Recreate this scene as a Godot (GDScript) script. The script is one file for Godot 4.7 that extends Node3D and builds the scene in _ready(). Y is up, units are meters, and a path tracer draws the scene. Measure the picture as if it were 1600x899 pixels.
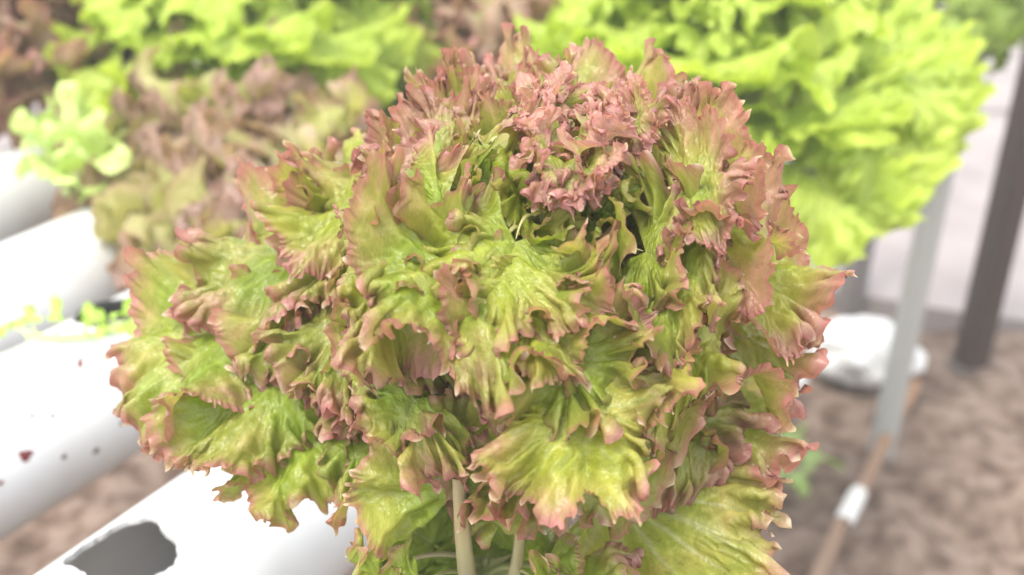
extends Node3D

# ---------------------------------------------------------------- helpers
var nz := FastNoiseLite.new()
var nw := FastNoiseLite.new()
var rng := RandomNumberGenerator.new()
var M := {}
var used := {}

func numbered(called: String) -> String:
	if not used.has(called):
		used[called] = 0
		return called
	used[called] += 1
	return "%s_%03d" % [called, used[called]]

func thing(called: String, label: String, category: String, at := Vector3.ZERO, group := "") -> Node3D:
	var o := Node3D.new()
	o.name = numbered(called)
	add_child(o)
	o.position = at
	o.set_meta("label", label)
	o.set_meta("category", category)
	if group != "":
		o.set_meta("group", group)
	return o

func part(called: String, mesh: Mesh, material: Material, parent: Node, at := Transform3D()) -> MeshInstance3D:
	var o := MeshInstance3D.new()
	o.name = called
	o.mesh = mesh
	o.material_override = material
	parent.add_child(o, true)
	o.transform = at
	return o

func setting(called: String, mesh: Mesh, material: Material) -> MeshInstance3D:
	var o := part(called, mesh, material, self)
	o.set_meta("kind", "structure")
	return o

func smooth(a: float, b: float, x: float) -> float:
	var t := clampf((x - a) / (b - a), 0.0, 1.0)
	return t * t * (3.0 - 2.0 * t)

func grid_mesh(P: PackedVector3Array, C: PackedColorArray, UV: PackedVector2Array, rows: int, cols: int, wrap := false) -> ArrayMesh:
	# P is rows x cols; smooth normals from neighbours; clockwise front faces on the side of the normals
	var N := PackedVector3Array()
	N.resize(P.size())
	for i in rows:
		var i0 := maxi(i - 1, 0)
		var i1 := mini(i + 1, rows - 1)
		for j in cols:
			var j0 := maxi(j - 1, 0)
			var j1 := mini(j + 1, cols - 1)
			if wrap and (j == 0 or j == cols - 1):
				j0 = cols - 2
				j1 = 1
			var n := (P[i * cols + j1] - P[i * cols + j0]).cross(P[i1 * cols + j] - P[i0 * cols + j])
			if n.length_squared() < 1e-20:
				var k := clampi(i, 1, rows - 2)
				n = (P[k * cols + j1] - P[k * cols + j0]).cross(P[(k + 1) * cols + j] - P[(k - 1) * cols + j])
			N[i * cols + j] = n.normalized() if n.length_squared() > 1e-24 else Vector3.UP
	var I := PackedInt32Array()
	I.resize((rows - 1) * (cols - 1) * 6)
	var k := 0
	for i in rows - 1:
		for j in cols - 1:
			var a := i * cols + j
			I[k] = a; I[k + 1] = a + cols; I[k + 2] = a + 1
			I[k + 3] = a + 1; I[k + 4] = a + cols; I[k + 5] = a + cols + 1
			k += 6
	var arr := []
	arr.resize(Mesh.ARRAY_MAX)
	arr[Mesh.ARRAY_VERTEX] = P
	arr[Mesh.ARRAY_NORMAL] = N
	if C.size():
		arr[Mesh.ARRAY_COLOR] = C
	if UV.size():
		arr[Mesh.ARRAY_TEX_UV] = UV
	arr[Mesh.ARRAY_INDEX] = I
	var m := ArrayMesh.new()
	m.add_surface_from_arrays(Mesh.PRIMITIVE_TRIANGLES, arr)
	return m

func tube(points: PackedVector3Array, radii: PackedFloat32Array, sides: int, color: Color, tip: Color, flat := 1.0, up := Vector3.UP) -> ArrayMesh:
	var P := PackedVector3Array()
	var C := PackedColorArray()
	var n := points.size()
	for i in n:
		var t := (points[mini(i + 1, n - 1)] - points[maxi(i - 1, 0)]).normalized()
		var s := t.cross(up)
		s = s.normalized() if s.length() > 1e-4 else Vector3.RIGHT
		var u := s.cross(t)
		for j in sides + 1:
			var a := TAU * j / sides
			P.append(points[i] + (s * cos(a) + u * sin(a) * flat) * radii[i])
			C.append(color.lerp(tip, float(i) / (n - 1)))
	return grid_mesh(P, C, PackedVector2Array(), n, sides + 1, true)

# ---------------------------------------------------------------- leaves
# A leaf is a fan of ruffled tissue round a point on its midrib, laid on a bent spine (base, bend, tip).
# The ruffle is a meander: it swings out of the leaf's plane and doubles back along the margin.
func leaf(q: Dictionary) -> Array:
	var b: Vector3 = q.b
	var c: Vector3 = q.c
	var t: Vector3 = q.t
	var sd: float = q.seed * 17.31
	var W: float = q.w
	var na: int = q.get("na", 260)
	var nr: int = q.get("nr", 20)
	var tm: float = q.get("tm", 2.55)
	var a1: float = q.f1[1] if q.has("f1") else q.get("a1", 0.16) * W
	var vs: float = q.get("veins", 0.14)
	var m1: float = q.get("meander", 0.62)
	var a0: float = q.get("a0", 0.13) * W
	var n0: float = q.get("n0", 4.0)
	var n1: float = TAU * W / q.f1[0] if q.has("f1") else q.get("n1", 9.0)
	var a2: float = q.f2[1] if q.has("f2") else q.get("a2", 0.06) * W
	var n2: float = TAU * W / q.f2[0] if q.has("f2") else q.get("n2", 27.0)
	var lobe: float = q.get("lobe", 0.12)
	var nl: float = q.get("nl", 7.0)
	var tooth: float = q.ft[1] / W if q.has("ft") else q.get("tooth", 0.055)
	var deep: float = 1.0 - clampf(q.get("deep", 0.02) / W, 0.3, 0.75)
	var nt: float = PI * W / q.ft[0] if q.has("ft") else q.get("nt", 21.0)
	var cup: float = q.get("cup", 0.0) / W
	var curl: float = q.get("curl", 1.3)
	var bulge: float = q.get("bulge", 0.035) * W
	var roll: float = q.get("roll", 0.0)
	var red0: float = q.get("red0", 0.72)
	var cg: Color = q.get("green", Color(0.44, 0.54, 0.06))
	var cr: Color = q.get("red", Color(0.53, 0.255, 0.265))
	var co: Color = q.get("olive", Color(0.53, 0.46, 0.16))
	var cp: Color = q.get("tipc", Color(0.85, 0.74, 0.58))
	var ribc: Color = q.get("ribc", Color(0.5, 0.58, 0.24))
	var edgec: Color = q.get("edge", Color(0.53, 0.19, 0.23))
	var L := (b.distance_to(c) + c.distance_to(t) + b.distance_to(t)) * 0.5
	var f0: float = q.get("f0", 1.0 - minf(0.6 * L, W * 1.1) / L)
	var back := minf(f0 * 0.9 * L, W * q.get("back", 0.95))
	var chord := (t - b).normalized()
	var side := chord.cross((c - b) - chord * (c - b).dot(chord))
	side = side.normalized() if side.length() > 1e-6 else chord.cross(Vector3.UP).normalized()
	side = side.rotated(chord, roll)
	var end_t := (t - c).normalized()
	var rows := nr + 1
	var cols := na + 1
	var P := PackedVector3Array()
	var C := PackedColorArray()
	var UV := PackedVector2Array()
	P.resize(rows * cols)
	C.resize(rows * cols)
	UV.resize(rows * cols)
	# per-angle values
	var sx := PackedFloat32Array(); var sy := PackedFloat32Array(); var ph := PackedFloat32Array(); var ph2 := PackedFloat32Array()
	var am := PackedFloat32Array(); var tt := PackedFloat32Array(); var kc := PackedFloat32Array(); var lb := PackedFloat32Array(); var s0w := PackedFloat32Array(); var tw := PackedFloat32Array()
	for j in cols:
		var th := lerpf(-tm, tm, float(j) / na)
		var ct := cos(th)
		sx.append(W * sin(th))
		sy.append(((1.0 - f0) * L if ct > 0.0 else back) * ct)
		var wob := nz.get_noise_2d(th * 60.0, sd)
		var wob2 := nz.get_noise_2d(th * 150.0, sd + 50.0)
		ph.append(n1 * th + sd + 3.2 * wob + 0.7 * wob2)
		ph2.append(n2 * th + sd * 2.0 + 3.0 * wob2)
		am.append(clampf(0.8 + 1.1 * nz.get_noise_2d(th * 85.0, sd + 90.0), 0.2, 1.3))
		s0w.append(sin(n0 * th + sd * 0.7 + 1.8 * nz.get_noise_2d(th * 30.0, sd + 400.0)))
		tw.append(2.0 * nz.get_noise_2d(th * 55.0, sd + 600.0))
		kc.append(curl * 2.2 * nz.get_noise_2d(th * 70.0, sd + 140.0) + q.get("curl0", 0.0))
		lb.append(1.0 + lobe * (sin(nl * th + sd) * 0.6 + 1.1 * nz.get_noise_2d(th * 95.0, sd + 200.0)))
		var x := (th * nt + 2.5 * nz.get_noise_2d(th * 110.0, sd + 260.0)) / TAU * 2.0
		x = x - floorf(x)
		tt.append(pow(1.0 - absf(2.0 * x - 1.0), 1.9) * (0.85 + 0.6 * nz.get_noise_2d(th * 200.0, sd + 300.0)))
	var s0 := 0.45
	for i in rows:
		var s := 1.0 - pow(1.0 - float(i) / nr, 1.45)
		var e0 := smooth(0.22, 1.0, s)
		var et := smooth(0.86, 1.0, s)
		var mid := smooth(0.02, 0.25, s)
		for j in cols:
			var r := s * (lerpf(1.0, lb[j], smooth(0.3, 0.95, s))) + et * tooth * tt[j]
			var z := 0.0
			# rolled margin
			if s > s0 and absf(kc[j]) > 0.02:
				var k := kc[j]
				var f := (s - s0) / (1.0 - s0)
				var qv := r - s0
				var ang := k * f
				r = s0 + qv * sin(ang) / ang
				z += W * qv * (1.0 - cos(ang)) / ang
			var x := sx[j] * r
			var y := sy[j] * r
			var e1 := pow(smooth(deep + 0.12 * s0w[j], 1.05, s), 1.25)
			var lw := a1 * e1 * am[j]
			var php := ph[j] + 4.5 * (1.0 - s) * tw[j] + 2.2 * nw.get_noise_2d(x * 2600.0 + sd * 5.0, y * 2600.0 + 70.0)
			z += a0 * e0 * s0w[j] + lw * sin(php)
			var dl := Vector2(sy[j], -sx[j]).normalized()
			var sh := -W * s * (m1 / n1 * e1 * am[j] * sin(2.0 * php))
			x += dl.x * sh
			y += dl.y * sh
			z += bulge * mid * nw.get_noise_2d(x * 5200.0 + sd * 31.0, y * 5200.0) * (1.0 + s)
			z += cup * x * x
			# a crease along the midrib
			z -= 0.06 * W * exp(-absf(x) / (0.12 * W)) * (1.0 - s * 0.5)
			var yy := f0 + y / L
			var v := clampf(yy, 0.0, 1.0)
			var p := b.lerp(c, v).lerp(c.lerp(t, v), v)
			var tg := b.lerp(c, 0.0)
			tg = ((c - b) * (1.0 - v) + (t - c) * v).normalized()
			if yy > 1.0:
				p += end_t * (yy - 1.0) * L
			elif yy < 0.0:
				p += (c - b).normalized() * yy * L
			var nn := side.cross(tg).normalized()
			P[i * cols + j] = p + side * x + nn * z
			UV[i * cols + j] = Vector2(0.5 + x / (2.6 * W), 0.5 + y / (2.6 * W))
			# pigment
			var pn := nw.get_noise_2d(x * 1500.0 + sd * 13.0, y * 1500.0 + 40.0)
			var pf := nw.get_noise_2d(x * 9000.0 + sd * 7.0, y * 9000.0)
			var rr := smooth(red0 - 0.14, red0 + 0.22, s + 0.34 * pn + 0.1 * pf)
			var ro := smooth(red0 - 0.6, red0, s + 0.4 * pn)
			var col := cg.lerp(co, ro * (0.75 + 0.25 * pf)).lerp(cr, rr * 0.78)
			col = col.lerp(edgec, 0.65 * smooth(0.9, 0.99, s) * q.get("edgew", 1.0))
			col = col.lerp(cp, smooth(0.55, 0.95, tt[j]) * smooth(0.96, 1.0, s) * 0.9)
			var vein := exp(-absf(sx[j] * s) / (0.035 * W)) * (1.0 - s) * (1.0 if sy[j] > 0.0 else 0.6)
			# side veins fan out from the midrib
			var th := lerpf(-tm, tm, float(j) / na) + 0.12 * s * nz.get_noise_2d(s * 120.0, sd + 500.0)
			var at := absf(th) / 0.36 - 0.15 * s
			var dv := absf(at - roundf(at)) * 0.36 * s * W
			var side_vein := exp(-pow(dv / (0.0009 * (1.25 - s)), 2.0)) * smooth(0.06, 0.2, s) * (1.0 - smooth(0.6, 0.95, s))
			col = col.lerp(ribc, maxf(0.75 * vein, vs * side_vein))
			var g := 1.0 + 0.16 * pf + 0.14 * pn
			C[i * cols + j] = Color(col.r * g, col.g * g, col.b * g)
	# the fine frill rides on the large one, along its own normals
	var Q := P.duplicate()
	for i in range(rows / 3, rows):
		var s := 1.0 - pow(1.0 - float(i) / nr, 1.45)
		var e2 := smooth(0.76, 1.0, s)
		var e3 := smooth(0.88, 1.0, s)
		var i1 := mini(i + 1, rows - 1)
		for j in cols:
			var j0 := maxi(j - 1, 0)
			var j1 := mini(j + 1, na)
			var tv := P[i * cols + j1] - P[i * cols + j0]
			var rv := P[i1 * cols + j] - P[(i - 1) * cols + j]
			var n := tv.cross(rv)
			if n.length_squared() > 1e-22:
				var k := am[j] * (1.0 + 0.6 * sin(ph[j] * 1.7))
				Q[i * cols + j] = P[i * cols + j] + n.normalized() * (a2 * e2 * k * sin(ph2[j]) + a2 * 0.4 * e3 * sin(ph2[j] * 2.3 + sd)) + rv.normalized() * (a2 * 0.5 * e3 * cos(ph2[j] * 1.4))
	var blade := grid_mesh(Q, C, UV, rows, cols)
	# midrib: a tapered stalk from the base into the blade
	var pts := PackedVector3Array()
	var rad := PackedFloat32Array()
	var rw: float = q.get("rib", 0.085) * W + 0.0008
	for i in 15:
		var v: float = float(i) / 14.0 * (q.get("ribto", f0 * 0.97))
		pts.append(b.lerp(c, v).lerp(c.lerp(t, v), v) - side.cross(((c - b) * (1.0 - v) + (t - c) * v).normalized()) * (q.get("sink", 0.09) * W * smooth(0.3, 0.9, v)))
		rad.append(rw * (1.0 - q.get("taper", 0.95) * i / 14.0) * (1.6 if i == 0 else 1.0))
	var rib := tube(pts, rad, 7, ribc, ribc.lerp(cr, 0.35), 0.7, side.cross(chord))
	return [blade, rib]

func add_leaf(parent: Node3D, q: Dictionary, mat: Material, rib_mat: Material, called := "leaf") -> MeshInstance3D:
	var m := leaf(q)
	var o := part(called, m[0], mat, parent)
	part("midrib", m[1], rib_mat, o)
	return o

# ---------------------------------------------------------------- materials
func leaf_textures() -> Array:
	# vein network: a height map (raised quilted tissue between sunken veins) and a pale-vein tint
	var S := 512
	var h := Image.create(S, S, false, Image.FORMAT_RGB8)
	var a := Image.create(S, S, false, Image.FORMAT_RGB8)
	var cell := FastNoiseLite.new()
	cell.noise_type = FastNoiseLite.TYPE_CELLULAR
	cell.cellular_return_type = FastNoiseLite.RETURN_DISTANCE2_SUB
	cell.frequency = 0.035
	cell.seed = 5
	var fine := FastNoiseLite.new()
	fine.noise_type = FastNoiseLite.TYPE_CELLULAR
	fine.cellular_return_type = FastNoiseLite.RETURN_DISTANCE2_SUB
	fine.frequency = 0.09
	fine.seed = 9
	for y in S:
		for x in S:
			var u := float(x) / S
			var v := float(y) / S
			var w := nz.get_noise_2d(u * 300.0, v * 300.0) * 0.035
			var ax := absf(u - 0.5)
			var lat := fposmod((v - ax * 1.1 + w) * 8.0, 1.0)
			var vein := exp(-pow(minf(lat, 1.0 - lat) * 9.0, 2.0)) * smooth(0.48, 0.1, ax)
			var c := clampf(cell.get_noise_2d(x, y) + 1.0, 0.0, 1.0)
			var f := clampf(fine.get_noise_2d(x, y) + 1.0, 0.0, 1.0)
			var quilt := smooth(0.0, 0.55, c) * 0.65 + smooth(0.0, 0.6, f) * 0.25
			var hh := clampf(quilt - vein * 0.3 + 0.1, 0.0, 1.0)
			h.set_pixel(x, y, Color(hh, hh, hh))
			var pale := maxf(vein * 0.8, 0.45 * (1.0 - smooth(0.0, 0.14, c)))
			var n := 0.9 + 0.07 * nw.get_noise_2d(x * 8.0, y * 8.0)
			a.set_pixel(x, y, Color(n, n, n * 0.97).lerp(Color(1, 1, 1), pale))
	return [ImageTexture.create_from_image(h), ImageTexture.create_from_image(a)]

func leaf_material(called: String, tex: Array, rough: float, back: Color, relief: float) -> StandardMaterial3D:
	var m := StandardMaterial3D.new()
	m.resource_name = called
	m.vertex_color_use_as_albedo = true
	m.albedo_texture = tex[1]
	m.roughness = rough
	m.metallic_specular = 0.5
	m.cull_mode = BaseMaterial3D.CULL_DISABLED
	m.backlight_enabled = true
	m.backlight = back
	if relief > 0.0:
		m.heightmap_enabled = true
		m.heightmap_texture = tex[0]
		m.heightmap_scale = relief
	return m

func plain(called: String, c: Color, rough: float, metal := 0.0) -> StandardMaterial3D:
	var m := StandardMaterial3D.new()
	m.resource_name = called
	m.albedo_color = c
	m.roughness = rough
	m.metallic = metal
	return m

func noise_tex(freq: float, ramp: Array, size := 512, octaves := 5, sd := 1) -> NoiseTexture2D:
	var n := FastNoiseLite.new()
	n.seed = sd
	n.frequency = freq
	n.fractal_octaves = octaves
	var g := Gradient.new()
	g.offsets = PackedFloat32Array(ramp[0])
	g.colors = PackedColorArray(ramp[1])
	var t := NoiseTexture2D.new()
	t.width = size
	t.height = size
	t.seamless = true
	t.noise = n
	t.color_ramp = g
	return t

func triplanar(m: StandardMaterial3D, albedo: Texture2D, scale: float, height: Texture2D = null, cm := 0.0) -> StandardMaterial3D:
	m.albedo_texture = albedo
	m.uv1_triplanar = true
	m.uv1_world_triplanar = true
	m.uv1_scale = Vector3.ONE * scale
	if height:
		m.heightmap_enabled = true
		m.heightmap_texture = height
		m.heightmap_scale = cm
	return m

# ---------------------------------------------------------------- the lettuce in front
func leaf_defaults(kind: String) -> Dictionary:
	match kind:
		# f1, f2: wavelength and height of the large and the fine frill; ft: spacing and length of the teeth (metres)
		"front":   # olive green, rosy margin
			return {"na": 600, "nr": 24, "a0": 0.15, "n0": 7.0, "f1": [0.0105, 0.0052], "f2": [0.0039, 0.0012], "ft": [0.0048, 0.0032], "lobe": 0.06, "ribc": Color(0.4, 0.49, 0.13), "rib": 0.06, "red0": 0.94, "curl": 1.0, "bulge": 0.026, "meander": 0.85}
		"heart":   # tight frizz
			return {"na": 560, "nr": 18, "a0": 0.2, "n0": 5.0, "f1": [0.0068, 0.0024], "f2": [0.0026, 0.001], "ft": [0.0034, 0.002], "lobe": 0.08, "red0": 0.62, "curl": 0.9, "bulge": 0.1, "red": Color(0.62, 0.285, 0.31), "olive": Color(0.7, 0.6, 0.3), "edge": Color(0.6, 0.24, 0.29), "veins": 0.0, "meander": 0.8, "deep": 0.01}
		"crown":   # upright, red frilled rim
			return {"na": 640, "nr": 22, "a0": 0.14, "n0": 7.0, "f1": [0.008, 0.0038], "f2": [0.0034, 0.0013], "ft": [0.004, 0.0027], "lobe": 0.05, "red0": 0.76, "curl": 1.0, "bulge": 0.03, "meander": 0.85, "deep": 0.015}
		"old":     # low, dull leaves
			return {"na": 500, "nr": 20, "a0": 0.15, "n0": 7.0, "f1": [0.011, 0.005], "f2": [0.0042, 0.0011], "ft": [0.005, 0.003], "lobe": 0.06, "red0": 1.03, "green": Color(0.35, 0.47, 0.06), "curl": 0.75, "bulge": 0.026, "meander": 0.85}
	return {}

func front_lettuce() -> void:
	var t := thing("red_leaf_lettuce", "large curly red-tinged lettuce in sharp focus filling the middle of the picture", "lettuce", Vector3(-0.0150, 0.4985, -0.4050))
	# kind, base, bend, tip (metres from the lettuce's foot), half width, seed, overrides
	var leaves := [
		["old", Vector3(0.0126, 0.0670, 0.0000), Vector3(0.0290, 0.1190, 0.0388), Vector3(0.0454, 0.1010, 0.0777), 0.0437, 1, {"na": 220, "nr": 14}],
		["old", Vector3(0.0189, 0.1005, 0.0000), Vector3(0.0322, 0.1593, -0.0374), Vector3(0.0455, 0.1480, -0.0747), 0.0362, 2, {"na": 220, "nr": 14}],
		["old", Vector3(0.0153, 0.0814, 0.0000), Vector3(0.0492, 0.1345, 0.0088), Vector3(0.0831, 0.1176, 0.0176), 0.0418, 4, {"na": 220, "nr": 14}],
		["old", Vector3(0.0216, 0.1149, 0.0000), Vector3(0.0028, 0.1775, -0.0289), Vector3(-0.0159, 0.1702, -0.0579), 0.0438, 5, {"na": 220, "nr": 14}],
		["old", Vector3(0.0180, 0.0957, 0.0000), Vector3(0.0437, 0.1506, -0.0200), Vector3(0.0694, 0.1355, -0.0401), 0.0344, 7, {"na": 220, "nr": 14}],
		["old", Vector3(0.0144, 0.0766, 0.0000), Vector3(0.0430, 0.1325, 0.0307), Vector3(0.0717, 0.1183, 0.0614), 0.0427, 9, {"na": 220, "nr": 14}],
		["old", Vector3(0.0207, 0.1101, 0.0000), Vector3(0.0204, 0.1641, -0.0342), Vector3(0.0201, 0.1481, -0.0685), 0.0400, 10, {"na": 220, "nr": 14}],
		["old", Vector3(0.0171, 0.0910, 0.0000), Vector3(0.0535, 0.1465, -0.0035), Vector3(0.0899, 0.1320, -0.0070), 0.0434, 12, {"na": 220, "nr": 14}],
		["old", Vector3(0.0234, 0.1245, 0.0000), Vector3(-0.0067, 0.1811, -0.0227), Vector3(-0.0369, 0.1676, -0.0454), 0.0356, 13, {"na": 220, "nr": 14}],
		["old", Vector3(0.0135, 0.0718, 0.0000), Vector3(0.0204, 0.1243, 0.0373), Vector3(0.0274, 0.1068, 0.0746), 0.0404, 14, {"na": 220, "nr": 14}],
		["old", Vector3(0.0198, 0.1053, 0.0000), Vector3(0.0391, 0.1643, -0.0310), Vector3(0.0585, 0.1533, -0.0619), 0.0380, 15, {"na": 220, "nr": 14}],
		["old", Vector3(0.0162, 0.0862, 0.0000), Vector3(0.0468, 0.1394, 0.0155), Vector3(0.0773, 0.1227, 0.0311), 0.0390, 17, {"na": 220, "nr": 14}],
		["old", Vector3(0.0225, 0.1197, 0.0000), Vector3(0.0087, 0.1770, -0.0369), Vector3(-0.0051, 0.1643, -0.0737), 0.0395, 18, {"na": 220, "nr": 14}],
		["crown", Vector3(0.0252, 0.1340, 0.0000), Vector3(0.0019, 0.1929, -0.0159), Vector3(-0.0214, 0.1917, -0.0318), 0.0340, 215, {"roll": -0.428}],
		["crown", Vector3(0.0259, 0.1379, 0.0000), Vector3(0.0074, 0.1966, -0.0278), Vector3(-0.0111, 0.1952, -0.0556), 0.0340, 380, {"roll": -0.286}],
		["crown", Vector3(0.0270, 0.1436, 0.0000), Vector3(0.0186, 0.2057, -0.0339), Vector3(0.0101, 0.1978, -0.0678), 0.0360, 285, {"roll": -0.137}],
		["crown", Vector3(0.0270, 0.1436, 0.0000), Vector3(0.0271, 0.2062, -0.0369), Vector3(0.0272, 0.1987, -0.0737), 0.0340, 245, {"roll": -0.014}],
		["crown", Vector3(0.0270, 0.1436, 0.0000), Vector3(0.0363, 0.2065, -0.0370), Vector3(0.0456, 0.1994, -0.0740), 0.0360, 331, {"roll": 0.111}],
		["crown", Vector3(0.0270, 0.1436, 0.0000), Vector3(0.0452, 0.2046, -0.0334), Vector3(0.0635, 0.1957, -0.0668), 0.0360, 355, {"roll": 0.237}],
		["crown", Vector3(0.0259, 0.1379, 0.0000), Vector3(0.0492, 0.1966, -0.0195), Vector3(0.0725, 0.1954, -0.0391), 0.0320, 360, {"roll": 0.375}],
		["crown", Vector3(0.0288, 0.1532, 0.0000), Vector3(0.0401, 0.2055, -0.0174), Vector3(0.0514, 0.1979, -0.0347), 0.0260, 65, {"red0": 0.95, "roll": 0.254}],
		["crown", Vector3(0.0288, 0.1532, 0.0000), Vector3(0.0154, 0.2031, -0.0052), Vector3(0.0020, 0.1929, -0.0103), 0.0280, 40, {"red0": 1.0, "edgew": 0.6, "roll": -0.533}],
		["crown", Vector3(0.0288, 0.1532, 0.0000), Vector3(0.0219, 0.2047, -0.0142), Vector3(0.0150, 0.1963, -0.0285), 0.0260, 340, {"red0": 0.95, "roll": -0.224}],
		["crown", Vector3(0.0259, 0.1379, 0.0000), Vector3(-0.0015, 0.1956, -0.0057), Vector3(-0.0290, 0.1833, -0.0114), 0.0340, 380, {"roll": -0.557}],
		["crown", Vector3(0.0259, 0.1379, 0.0000), Vector3(-0.0005, 0.1943, -0.0212), Vector3(-0.0268, 0.1907, -0.0424), 0.0340, 345, {"roll": -0.408}],
		["crown", Vector3(0.0281, 0.1494, 0.0000), Vector3(0.0190, 0.1991, 0.0133), Vector3(0.0129, 0.1823, 0.0222), 0.0280, 90, {"red0": 1.2, "edgew": 0.35, "roll": -0.9}],
		["crown", Vector3(0.0281, 0.1494, 0.0000), Vector3(0.0262, 0.1986, 0.0202), Vector3(0.0250, 0.1814, 0.0336), 0.0280, 35, {"red0": 1.2, "edgew": 0.35, "roll": -0.9}],
		["crown", Vector3(0.0281, 0.1494, 0.0000), Vector3(0.0356, 0.1992, 0.0232), Vector3(0.0407, 0.1824, 0.0387), 0.0280, 260, {"red0": 1.2, "edgew": 0.35, "roll": 0.9}],
		["crown", Vector3(0.0281, 0.1494, 0.0000), Vector3(0.0461, 0.2002, 0.0128), Vector3(0.0580, 0.1841, 0.0213), 0.0300, 300, {"red0": 1.2, "edgew": 0.35, "roll": 0.817}],
		["crown", Vector3(0.0281, 0.1494, 0.0000), Vector3(0.0139, 0.2016, 0.0022), Vector3(0.0044, 0.1865, 0.0037), 0.0280, 360, {"red0": 1.2, "edgew": 0.35, "roll": -0.741}],
		["crown", Vector3(0.0281, 0.1494, 0.0000), Vector3(0.0512, 0.2029, -0.0017), Vector3(0.0666, 0.1886, -0.0028), 0.0280, 130, {"red0": 1.2, "edgew": 0.35, "roll": 0.598}],
		["heart", Vector3(0.0342, 0.1819, 0.0000), Vector3(0.0246, 0.2156, -0.0012), Vector3(0.0150, 0.2092, -0.0025), 0.0150, 54, {"roll": -0.648}],
		["heart", Vector3(0.0342, 0.1819, 0.0000), Vector3(0.0294, 0.2160, -0.0042), Vector3(0.0246, 0.2101, -0.0084), 0.0150, 213, {"roll": -0.414}],
		["heart", Vector3(0.0342, 0.1819, 0.0000), Vector3(0.0329, 0.2144, 0.0021), Vector3(0.0316, 0.2069, 0.0041), 0.0130, 74, {"roll": -0.9}],
		["heart", Vector3(0.0342, 0.1819, 0.0000), Vector3(0.0261, 0.2138, 0.0051), Vector3(0.0181, 0.2056, 0.0102), 0.0120, 214, {"roll": -0.9}],
		["heart", Vector3(0.0342, 0.1819, 0.0000), Vector3(0.0270, 0.2133, 0.0164), Vector3(0.0199, 0.2046, 0.0327), 0.0140, 4, {"roll": -0.9}],
		["heart", Vector3(0.0342, 0.1819, 0.0000), Vector3(0.0314, 0.2142, 0.0160), Vector3(0.0287, 0.2064, 0.0319), 0.0140, 189, {"roll": -0.9}],
		["heart", Vector3(0.0342, 0.1819, 0.0000), Vector3(0.0347, 0.2136, 0.0190), Vector3(0.0353, 0.2054, 0.0379), 0.0150, 229, {"roll": 0.9}],
		["heart", Vector3(0.0342, 0.1819, 0.0000), Vector3(0.0386, 0.2145, 0.0185), Vector3(0.0430, 0.2071, 0.0371), 0.0150, 379, {"roll": 0.9}],
		["heart", Vector3(0.0342, 0.1819, 0.0000), Vector3(0.0293, 0.2127, 0.0249), Vector3(0.0244, 0.2035, 0.0498), 0.0130, 234, {"roll": -0.9}],
		["heart", Vector3(0.0342, 0.1819, 0.0000), Vector3(0.0334, 0.2123, 0.0279), Vector3(0.0326, 0.2027, 0.0557), 0.0160, 344, {"roll": 0.878}],
		["heart", Vector3(0.0342, 0.1819, 0.0000), Vector3(0.0378, 0.2123, 0.0251), Vector3(0.0413, 0.2027, 0.0502), 0.0140, 129, {"roll": 0.866}],
		["heart", Vector3(0.0342, 0.1819, 0.0000), Vector3(0.0427, 0.2133, 0.0164), Vector3(0.0512, 0.2046, 0.0327), 0.0160, 324, {"roll": 0.9}],
		["heart", Vector3(0.0342, 0.1819, 0.0000), Vector3(0.0464, 0.2143, 0.0132), Vector3(0.0586, 0.2066, 0.0263), 0.0140, 309, {"roll": 0.85}],
		["heart", Vector3(0.0342, 0.1819, 0.0000), Vector3(0.0493, 0.2142, 0.0049), Vector3(0.0643, 0.2065, 0.0098), 0.0150, 124, {"roll": 0.719}],
		["heart", Vector3(0.0342, 0.1819, 0.0000), Vector3(0.0424, 0.2136, 0.0079), Vector3(0.0505, 0.2053, 0.0159), 0.0130, 264, {"roll": 0.9}],
		["heart", Vector3(0.0342, 0.1819, 0.0000), Vector3(0.0311, 0.2111, 0.0284), Vector3(0.0280, 0.2002, 0.0569), 0.0140, 364, {"roll": -0.453}],
		["heart", Vector3(0.0342, 0.1819, 0.0000), Vector3(0.0362, 0.2111, 0.0284), Vector3(0.0382, 0.2002, 0.0569), 0.0130, 349, {"roll": 0.589}],
		["crown", Vector3(0.0288, 0.1532, 0.0000), Vector3(-0.0091, 0.2131, 0.0075), Vector3(-0.0270, 0.1825, 0.0111), 0.0340, 100, {"red0": 0.6, "roll": -0.642}],
		["crown", Vector3(0.0270, 0.1436, 0.0000), Vector3(-0.0014, 0.2104, 0.0013), Vector3(-0.0148, 0.1903, 0.0019), 0.0300, 270, {"red0": 0.6, "roll": -0.661}],
		["front", Vector3(0.0252, 0.1340, 0.0000), Vector3(-0.0339, 0.1889, -0.0178), Vector3(-0.0617, 0.1559, -0.0262), 0.0360, 240, {"roll": -0.532}],
		["front", Vector3(0.0216, 0.1149, 0.0000), Vector3(-0.0329, 0.1915, -0.0406), Vector3(-0.0585, 0.1687, -0.0597), 0.0360, 350, {"roll": -0.413}],
		["front", Vector3(0.0259, 0.1379, 0.0000), Vector3(0.0079, 0.1946, 0.0317), Vector3(-0.0006, 0.1772, 0.0466), 0.0320, 110, {"red0": 1.15, "edgew": 0.25, "roll": -0.9}],
		["front", Vector3(0.0259, 0.1379, 0.0000), Vector3(0.0250, 0.1926, 0.0401), Vector3(0.0245, 0.1743, 0.0590), 0.0260, 340, {"red0": 1.15, "edgew": 0.3, "roll": 0.9}],
		["front", Vector3(0.0259, 0.1379, 0.0000), Vector3(0.0421, 0.1960, 0.0348), Vector3(0.0496, 0.1792, 0.0512), 0.0300, 330, {"red0": 1.15, "edgew": 0.3, "roll": 0.9}],
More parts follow.
